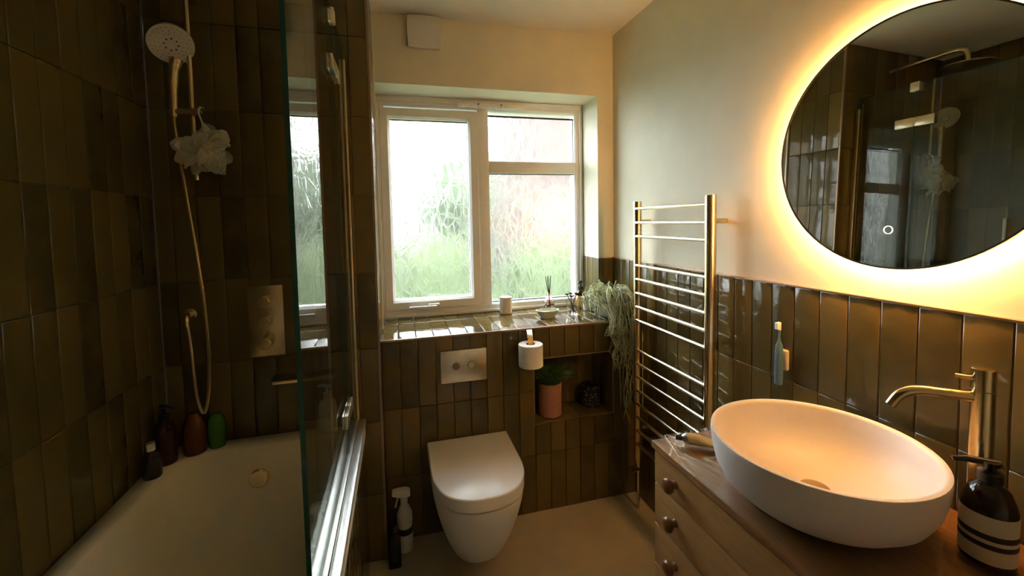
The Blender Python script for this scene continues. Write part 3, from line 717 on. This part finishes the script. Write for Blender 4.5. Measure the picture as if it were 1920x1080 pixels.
# ---------------------------------------------------------------- things on the sill
zt = ZS + .0005
cd = thing('candle', (.558, 2.195, zt), 'cream cylindrical candle jar with lid on the tiled sill', 'candle')
part('jar', MB().lathe([(.032, 0), (.034, .002), (.034, .078), (.033, .080), (.0001, .080)], c=(.558, 2.195, zt), n=36), 'candle_cream', cd)
part('lid', MB().lathe([(.0345, .0805), (.035, .0815), (.035, .088), (.034, .089), (.0001, .089)], c=(.558, 2.195, zt), n=36), 'label_cream', cd)
df = thing('reed_diffuser', (.815, 2.205, zt), 'pink glass reed diffuser with black reeds on the sill', 'diffuser')
c3 = (.815, 2.205, zt)
part('bottle', MB().lathe([(.026, 0), (.028, .003), (.028, .048), (.024, .060), (.0105, .068), (.0105, .092), (.012, .094)], c=c3, n=32, cap1=False), 'pink_glass', df)
part('collar', MB().lathe([(.0125, .088), (.0125, .098), (.009, .098), (.009, .088), (.0125, .088)], c=c3, n=24, cap0=False, cap1=False), 'pink_glass', df)
for dx, dy, L in ((-.020, .004, .185), (-.010, -.006, .19), (-.006, .008, .186), (.010, .002, .19)):
    part('reed', MB().tube([(c3[0] - dx * .5, c3[1] - dy * .5, zt + .01), (c3[0] + dx, c3[1] + dy, zt + L)], .0024, 6), 'reed', df)
dsh = thing('soap_dish', (.735, 2.02, zt), 'small faceted pale green ceramic dish on the sill', 'dish')
q = MB(); dn_ = 8
def oct_(r, z, c=(.735, 2.02, 0)): return [(c[0] + r * 1.05 * math.cos(2 * PI * k / dn_ + .2), c[1] + r * .8 * math.sin(2 * PI * k / dn_ + .2), z) for k in range(dn_)]
q.loft([oct_(.034, zt), oct_(.062, zt + .040), oct_(.059, zt + .041), oct_(.034, zt + .012)]); part('dish', q, 'dish_glaze', dsh, smooth=False)
part('soap', MB().rbox(.712, .752, 2.005, 2.035, zt + .0125, zt + .032, .007, 3), 'candle_cream', dsh)
tb = thing('glass_tumbler', (.885, 2.045, zt), 'clear glass tumbler holding dried flower heads on the sill', 'tumbler')
c4 = (.885, 2.045, zt)
part('glass', MB().lathe([(.028, 0), (.034, .078), (.0325, .078), (.0265, .006), (.0001, .006)], c=c4, n=36), 'clear_glass', tb)
df2 = thing('dried_flowers', (.885, 2.045, zt + .007), 'dark dried flower stems standing in the glass tumbler', 'flowers')
rg = random.Random(5)
for k in range(5):
    a = 2 * PI * k / 5 + .4; top = Vector((c4[0] + math.cos(a) * .027, c4[1] + math.sin(a) * .018, zt + .088 + .02 * rg.random()))
    st = part('stem', MB().tube(bez([(c4[0] - math.cos(a) * .016, c4[1] - math.sin(a) * .012, zt + .0075), c4[:2] + (zt + .045,), top], 5), .0022, 6), 'dried_flower', df2)
    hq = MB()
    for j in range(14):
        dv = Vector((rg.gauss(0, 1), rg.gauss(0, 1), rg.uniform(.2, 1.4))).normalized(); sd = dv.cross(Vector((rg.random(), rg.random(), .3))).normalized() * .005
        hq.add([top, top + dv * .007 + sd * .6, top + dv * .014, top + dv * .007 - sd * .6], [(0, 1, 2, 3)])
    part('flower_head', hq, 'dried_flower', st, smooth=False)
bottle('hand_wash_bottle', (1.000, 2.190, zt), [(.024, 0), (.026, .003), (.026, .075), (.020, .090), (.010, .097), (.010, .103)], 'amber_glass', 'amber glass pump bottle at the far end of the sill', pump=(.103, .03, -2.4), lab=(.0262, .008, .07, 'tube_yellow'))
bottle('cream_bottle', (1.010, 2.115, zt), [(.024, 0), (.027, .004), (.027, .07), (.020, .084), (.014, .087)], 'candle_cream', 'cream bottle with black cap beside the trailing plant', cap=[(.015, .087), (.015, .105), (.0001, .106)])
tp = thing('trailing_plant', (1.065, 1.965, zt), 'trailing stringy green plant in a grey pot spilling over the sill end', 'potted plant')
c5 = (1.058, 1.960, zt)
part('pot', MB().lathe([(.048, 0), (.052, .004), (.062, .105), (.061, .108), (.057, .108), (.055, .09), (.0001, .09)], c=c5, n=36), 'pot_grey', tp)
part('soil', MB().lathe([(.056, .091), (.0001, .096)], c=c5, n=24, cap0=False), 'soil', tp)
rg = random.Random(21); q = MB()
def clampw(p):
    p.x = max(.938, min(p.x, XR - .004)); p.y = max(1.768, min(p.y, 2.055))
    if p.y > YB - .012 and p.z < ZS + .003: p.z = ZS + .003
    if p.y > YP - .006 and p.x > XV - .01: p.y = YP - .006
    return p
for k in range(200):
    hang = k < 88
    a = rg.uniform(PI * 1.02, PI * 1.95) if hang else rg.uniform(0, 2 * PI)
    r0 = rg.uniform(.0, .052); p = Vector((c5[0] + math.cos(a) * r0, c5[1] + math.sin(a) * r0, zt + .094))
    pts = [p.copy()]; out = Vector((math.cos(a), math.sin(a), 0))
    h = rg.uniform(.015, .065); reach = rg.uniform(.055, .10) if not hang else rg.uniform(.06, .13)
    pts.append(clampw(p + out * reach * .5 + Vector((0, 0, h)))); pts.append(clampw(p + out * reach + Vector((0, 0, h * .5))))
    if hang:
        fy = YB - rg.uniform(.015, .075); fx = min(XR - .01, max(.985, c5[0] + math.cos(a) * .10 + rg.gauss(0.02, .04)))
        drop = rg.uniform(.06, .50) if fx > 1.05 else rg.uniform(.03, .24)
        z = zt + .02; pts.append(Vector((fx, fy + .012, zt + rg.uniform(.0, .06)))); n3 = 4
        for j in range(1, n3 + 1):
            pts.append(clampw(Vector((fx + rg.gauss(0, .010), fy + rg.gauss(0, .008), zt - drop * j / n3))))
    else:
        cur = pts[-1]
        for j in range(3):
            cur = clampw(cur + out * rg.uniform(.002, .02) + Vector((rg.gauss(0, .012), rg.gauss(0, .012), -rg.uniform(.012, .038))))
            cur.z = max(cur.z, ZS + .003) if cur.y > YB - .012 else cur.z
            pts.append(cur)
    pts = [pts[0]] + [clampw(p_ + Vector((rg.gauss(0, .011), rg.gauss(0, .009), rg.gauss(0, .012)))) for p_ in pts[1:]]
    pl_ = [clampw(p_) for p_ in bez(pts, 4)]; rr = rg.uniform(.0017, .0029)
    q.tube(pl_, [rr] * (len(pl_) - 1) + [rr * .4], 4, False)
f_ = part('strands', q, 'strand_green', tp); f_['kind'] = 'stuff'

# ---------------------------------------------------------------- extractor fan
fn = thing('extractor_fan', (.150, YP, 2.215), 'square white extractor fan cover above the window', 'fan')
fy = YP - .001
part('housing', MB().rbox(.088, .214, fy - .028, fy, 2.224, 2.352, .004), 'white_plastic', fn)
q = MB(); N = 8; g = []
for s_ in (-.040, -.034):
    for i in range(N + 1):
        for j in range(N + 1):
            u_, v_ = i / N * 2 - 1, j / N * 2 - 1
            bulge = .006 * ((1 - u_ * u_) * (1 - v_ * v_)); k_ = .072
            g.append((.150 + u_ * (k_ + .004 * (1 - v_ * v_)), fy + s_ - bulge, 2.288 + v_ * (k_ + .004 * (1 - u_ * u_))))
fs = []
for L in (0, 1):
    o_ = L * (N + 1) ** 2
    for i in range(N):
        for j in range(N): fs.append(tuple(o_ + x for x in (i * (N + 1) + j, (i + 1) * (N + 1) + j, (i + 1) * (N + 1) + j + 1, i * (N + 1) + j + 1)))
bd_ = [i * (N + 1) for i in range(N)] + [N * (N + 1) + j for j in range(N)] + [i * (N + 1) + N for i in range(N, 0, -1)] + [j for j in range(N, 0, -1)]
for k in range(len(bd_)):
    a, b = bd_[k], bd_[(k + 1) % len(bd_)]; fs.append((a, b, b + (N + 1) ** 2, a + (N + 1) ** 2))
q.add(g, fs); part('cover', q, 'white_plastic', fn)
part('cover_stem', MB().rbox(.13, .17, fy - .036, fy - .026, 2.27, 2.305, .002), 'white_plastic', fn)

# ---------------------------------------------------------------- towel rail
XT = 1.078
tw = thing('towel_rail', (XT, 1.49, .236), 'tall brushed champagne ladder towel rail on the right wall', 'towel rail')
YT0, YT1 = 1.257, 1.726
for y in (YT0, YT1): part('post', MB().lathe([(.0185, .0), (.0195, .002), (.0195, 1.238), (.0185, 1.241), (.0001, 1.242)], c=(XT, y, .236), n=28), 'brass', tw)
for z in (1.444, 1.380, 1.317, 1.183, 1.118, 1.053, .989, .926, .785, .721, .657, .591, .527, .463, .398, .332):
    part('bar', MB().tube([(XT - .012, YT0, z), (XT - .012, YT1, z)], .0068, 14), 'champagne', tw)
for y in (YT0, YT1):
    for z in (1.385, .40): part('bracket', MB().tube([(XT, y, z), (XP if z > 1.19 else XR, y, z)], .0095, 16), 'brass', tw)
    vv = part('valve', MB().tube([(XT, y, .238), (XT, y, .19)], .013, 16), 'chrome', tw)
    part('valve_head', MB().tube([(XT, y, .205), (XT - .045, y, .205)], [.014, .016], 16), 'chrome', vv)
    part('feed_pipe', MB().tube([(XT, y, .195), (XT, y, .0)], .0075, 12), 'chrome', tw)

# ---------------------------------------------------------------- chest, basin, tap
VX0, VX1, VY0, VY1, VZ = .678, 1.132, .27, 1.03, .765
vn = thing('wooden_chest', ((VX0 + VX1) / 2, (VY0 + VY1) / 2, 0), 'mid-century teak chest of drawers with glass top used as basin stand', 'chest')
cz0 = .15
ca = MB(); fx = VX0 + .022
ca.rbox(fx, VX1, VY1 - .03, VY1 - .012, cz0, VZ - .02, .002); ca.rbox(fx, VX1, VY0 + .012, VY0 + .03, cz0, VZ - .02, .002)
ca.rbox(fx, VX1, VY0 + .03, VY1 - .03, cz0, cz0 + .02, .002); ca.rbox(VX1 - .012, VX1 - .002, VY0 + .03, VY1 - .03, cz0 + .02, VZ - .02, .002)
part('carcass', ca, 'teak', vn)
part('top', MB().rbox(VX0 + .004, VX1, VY0 + .004, VY1 - .004, VZ - .020, VZ, .003), 'teak_top', vn)
part('glass_top', MB().rbox(VX0, VX1, VY0, VY1, VZ + .0003, VZ + .0063, .0015), 'sheet_glass', vn, 'clear glass sheet covering the top')
dz = [VZ - .024, .648, .528, .408, .288, .172]
for k in range(5):
    dr = part('drawer', MB().rbox(fx - .012, VX1 - .05, VY0 + .013, VY1 - .013, dz[k + 1] + .0015, dz[k] - .0015, .002), 'teak', vn)
    zc = (dz[k] + dz[k + 1]) / 2
    for y in (VY1 - .105, VY0 + .105):
        rmx = Matrix.Rotation(-PI / 2, 3, 'Y')
        part('knob', MB().lathe([(.011, 0), (.009, .006), (.011, .012), (.018, .018), (.0195, .024), (.017, .030), (.009, .0335), (.0001, .034)], n=28, mat=rmx, c=(fx - .0121, y, zc)), 'knob_wood', dr)
for x in (fx + .03, VX1 - .04):
    for y in (VY0 + .05, VY1 - .05): part('leg', MB().tube([(x, y, cz0 + .005), (x, y, 0)], [.019, .013], 16), 'teak', vn)
ZT = VZ + .0066
bx, by = .877, .697
bs = thing('vessel_basin', (bx, by, ZT), 'round matt white countertop basin on the teak chest', 'basin')
prof = [(.100, 0), (.132, .002), (.160, .013), (.184, .034), (.199, .062), (.2065, .094), (.2095, .122), (.2095, .131), (.2085, .1345), (.2035, .135), (.1985, .1335), (.196, .128), (.188, .095), (.172, .062), (.145, .036), (.105, .021), (.06, .015), (.0001, .013)]
part('bowl', MB().lathe(prof, c=(bx, by, ZT), n=72), 'stone_basin', bs, angle=60)
part('drain', MB().lathe([(.030, .0145), (.0305, .022), (.028, .025), (.0001, .026)], c=(bx, by, ZT), n=32), 'brass', bs, 'round brass pop-up drain')
tpx, tpy = 1.062, .522
tap = thing('basin_tap', (tpx, tpy, ZT), 'tall brushed brass basin mixer tap with slim curved spout', 'tap')
part('base_ring', MB().lathe([(.023, 0), (.023, .003), (.0185, .005)], c=(tpx, tpy, ZT), n=28), 'brass_tap', tap)
part('body', MB().lathe([(.017, .004), (.017, .331), (.0162, .332), (.0001, .332)], c=(tpx, tpy, ZT), n=32), 'brass_tap', tap)
du = Vector((-.727, .687, 0))
def tpt(L, z): return Vector((tpx, tpy, z)) + du * L
part('spout', MB().tube(bez([tpt(.008, 1.047), tpt(.05, 1.047), tpt(.085, 1.046), tpt(.105, 1.041), tpt(.120, 1.029), tpt(.132, 1.008)], 6), .0098, 18), 'brass_tap', tap)
part('lever', MB().tube([tpt(.012, 1.083), tpt(.040, 1.085)], .0042, 12), 'brass_tap', tap)
part('seam', MB().lathe([(.0172, .290), (.0172, .2915)], c=(tpx, tpy, ZT), n=32, cap0=False, cap1=False), 'trim_bronze', tap)

# soap bottle with striped label
so = (1.013, .484, ZT)
sp = thing('hand_soap_bottle', so, 'dark amber pump soap bottle with cream striped label beside the tap', 'bottle')
part('body', MB().lathe([(.032, 0), (.0365, .004), (.0365, .098), (.033, .114), (.026, .132), (.014, .142), (.0135, .156)], c=so, n=40), 'dark_amber', sp)
lb_ = part('label', MB().lathe([(.0367, .010), (.0370, .0105), (.0370, .0945), (.0367, .095)], c=so, n=40, cap0=False, cap1=False), 'label_cream', sp, 'cream wrap-around label')
for z0_, z1_ in ((.037, .046), (.053, .063)):
    part('stripe', MB().lathe([(.0371, z0_), (.0373, z0_ + .0003), (.0373, z1_ - .0003), (.0371, z1_)], c=so, n=40, cap0=False, cap1=False), 'label_dark', lb_)
pm = part('pump', MB().lathe([(.0165, .146), (.0165, .162), (.008, .165), (.0065, .172), (.012, .174), (.012, .181), (.0001, .182)], c=so, n=24), 'black_plastic', sp)
part('nozzle', MB().tube([(so[0] + .01, so[1] - .008, so[2] + .178), (so[0] - .022, so[1] + .022, so[2] + .179), (so[0] - .036, so[1] + .034, so[2] + .175)], [.007, .006, .004], 12), 'black_plastic', pm)

# toothpaste tube
ty = thing('toothpaste_tube', (.79, .955, ZT), 'yellow toothpaste tube with silver shoulder lying on the glass top', 'tube')
A = Vector((.748, .975, ZT + .016)); B = Vector((.830, .925, ZT + .006)); ax = (B - A); ln = ax.length; axn = ax.normalized(); sdv = axn.cross(Z_).normalized()
def oval(t, a, b): 
    c_ = A + ax * t; c_.z = ZT + max(b, .0012) + .0003
    return [c_ + sdv * (a * math.cos(2 * PI * k / 20)) + Z_ * (b * math.sin(2 * PI * k / 20)) for k in range(20)]
part('tube_body', MB().loft([oval(.14, .0150, .0150), oval(.35, .0155, .0145), oval(.7, .0175, .010), oval(1.05, .0195, .004), oval(1.25, .020, .0015)]), 'tube_yellow', ty)
def ovc(t, r): 
    c_ = A + ax * t; c_.z = ZT + .0153
    return [c_ + sdv * (r * math.cos(2 * PI * k / 20)) + Z_ * (r * math.sin(2 * PI * k / 20)) for k in range(20)]
part('shoulder', MB().loft([ovc(-.02, .0075), ovc(.04, .012), ovc(.12, .0150), ovc(.141, .0149)]), 'tube_silver', ty)
part('cap', MB().loft([ovc(-.19, .006), ovc(-.17, .0072), ovc(-.02, .0078)]), 'black_plastic', ty)

# toothbrush on a small wall holder
bh = thing('toothbrush_holder', (XR, 1.0, .955), 'small cream stick-on toothbrush holder on the wall tiles', 'holder')
part('pad', MB().rbox(XR - .012, XR - .0005, .987, 1.012, .928, .992, .006, 3), 'label_cream', bh)
tb_ = thing('toothbrush', (1.108, 1.0, .885), 'slate blue electric toothbrush with white head mounted on the wall', 'toothbrush')
hx, hy = 1.111, 1.004
part('handle', MB().lathe([(.0085, .884), (.0110, .887), (.0117, .93), (.0115, .985), (.0095, 1.006), (.0045, 1.018), (.0032, 1.03), (.003, 1.058), (.0001, 1.06)], c=(hx, hy, 0), n=24), 'brush_blue', tb_)
hdp = part('brush_head', MB().rbox(hx - .004, hx + .003, hy - .005, hy + .006, 1.052, 1.077, .002), 'white_plastic', tb_)
part('bristles', MB().rbox(hx - .012, hx - .0042, hy - .005, hy + .006, 1.055, 1.076, .001), 'bristle', hdp)

# ---------------------------------------------------------------- round backlit mirror (hangs tilted a touch upwards)
mr_ = thing('round_mirror', (XP, .716, 1.562), 'round dark-framed mirror with warm light glowing behind its rim', 'mirror')
tilt = Matrix.Rotation(-PI / 2, 3, 'Y')
TL = R(1.4); tl_m = Matrix.Rotation(TL, 3, 'Y')
mm = tl_m @ tilt
mc = Vector((XP - .030, .716, 1.562)); RM = .2925
def mlathe(pr, n=96, **kw): return MB().lathe(pr, c=mc, n=n, mat=mm, **kw)
part('back_box', mlathe([(.256, -.026), (.256, -.004)], n=64), 'white_plastic', mr_, origin=mc)
part('mirror_glass', mlathe([(RM - .004, -.003), (RM - .004, .0), (.0001, .0)]), 'mirror_silver', mr_, origin=mc)
part('rim', mlathe([(RM - .004, -.006), (RM, -.006), (RM, .002), (RM - .0035, .002), (RM - .004, .0003)], cap0=False, cap1=False), 'dark_frame', mr_, origin=mc)
part('light_strip', mlathe([(.258, -.024), (.266, -.024), (.266, -.007), (.258, -.007), (.258, -.024)], cap0=False, cap1=False), 'led_warm', mr_, 'warm light strip behind the rim', origin=mc)
tcv = Vector((0, .720 - .716, 1.361 - 1.562)); rr_ = .0095
q = MB()
tc = mc + tl_m @ Vector((-.0006, tcv.y, tcv.z))
q.loft([[tc + mm @ Vector((r_ * math.cos(2 * PI * k / 32), r_ * math.sin(2 * PI * k / 32), h_)) for k in range(32)] for r_, h_ in ((rr_, 0), (rr_, .0006), (rr_ - .0011, .0006), (rr_ - .0011, 0))], False, False)
part('touch_ring', q, 'touch_light', mr_, 'small glowing touch switch ring', origin=mc)
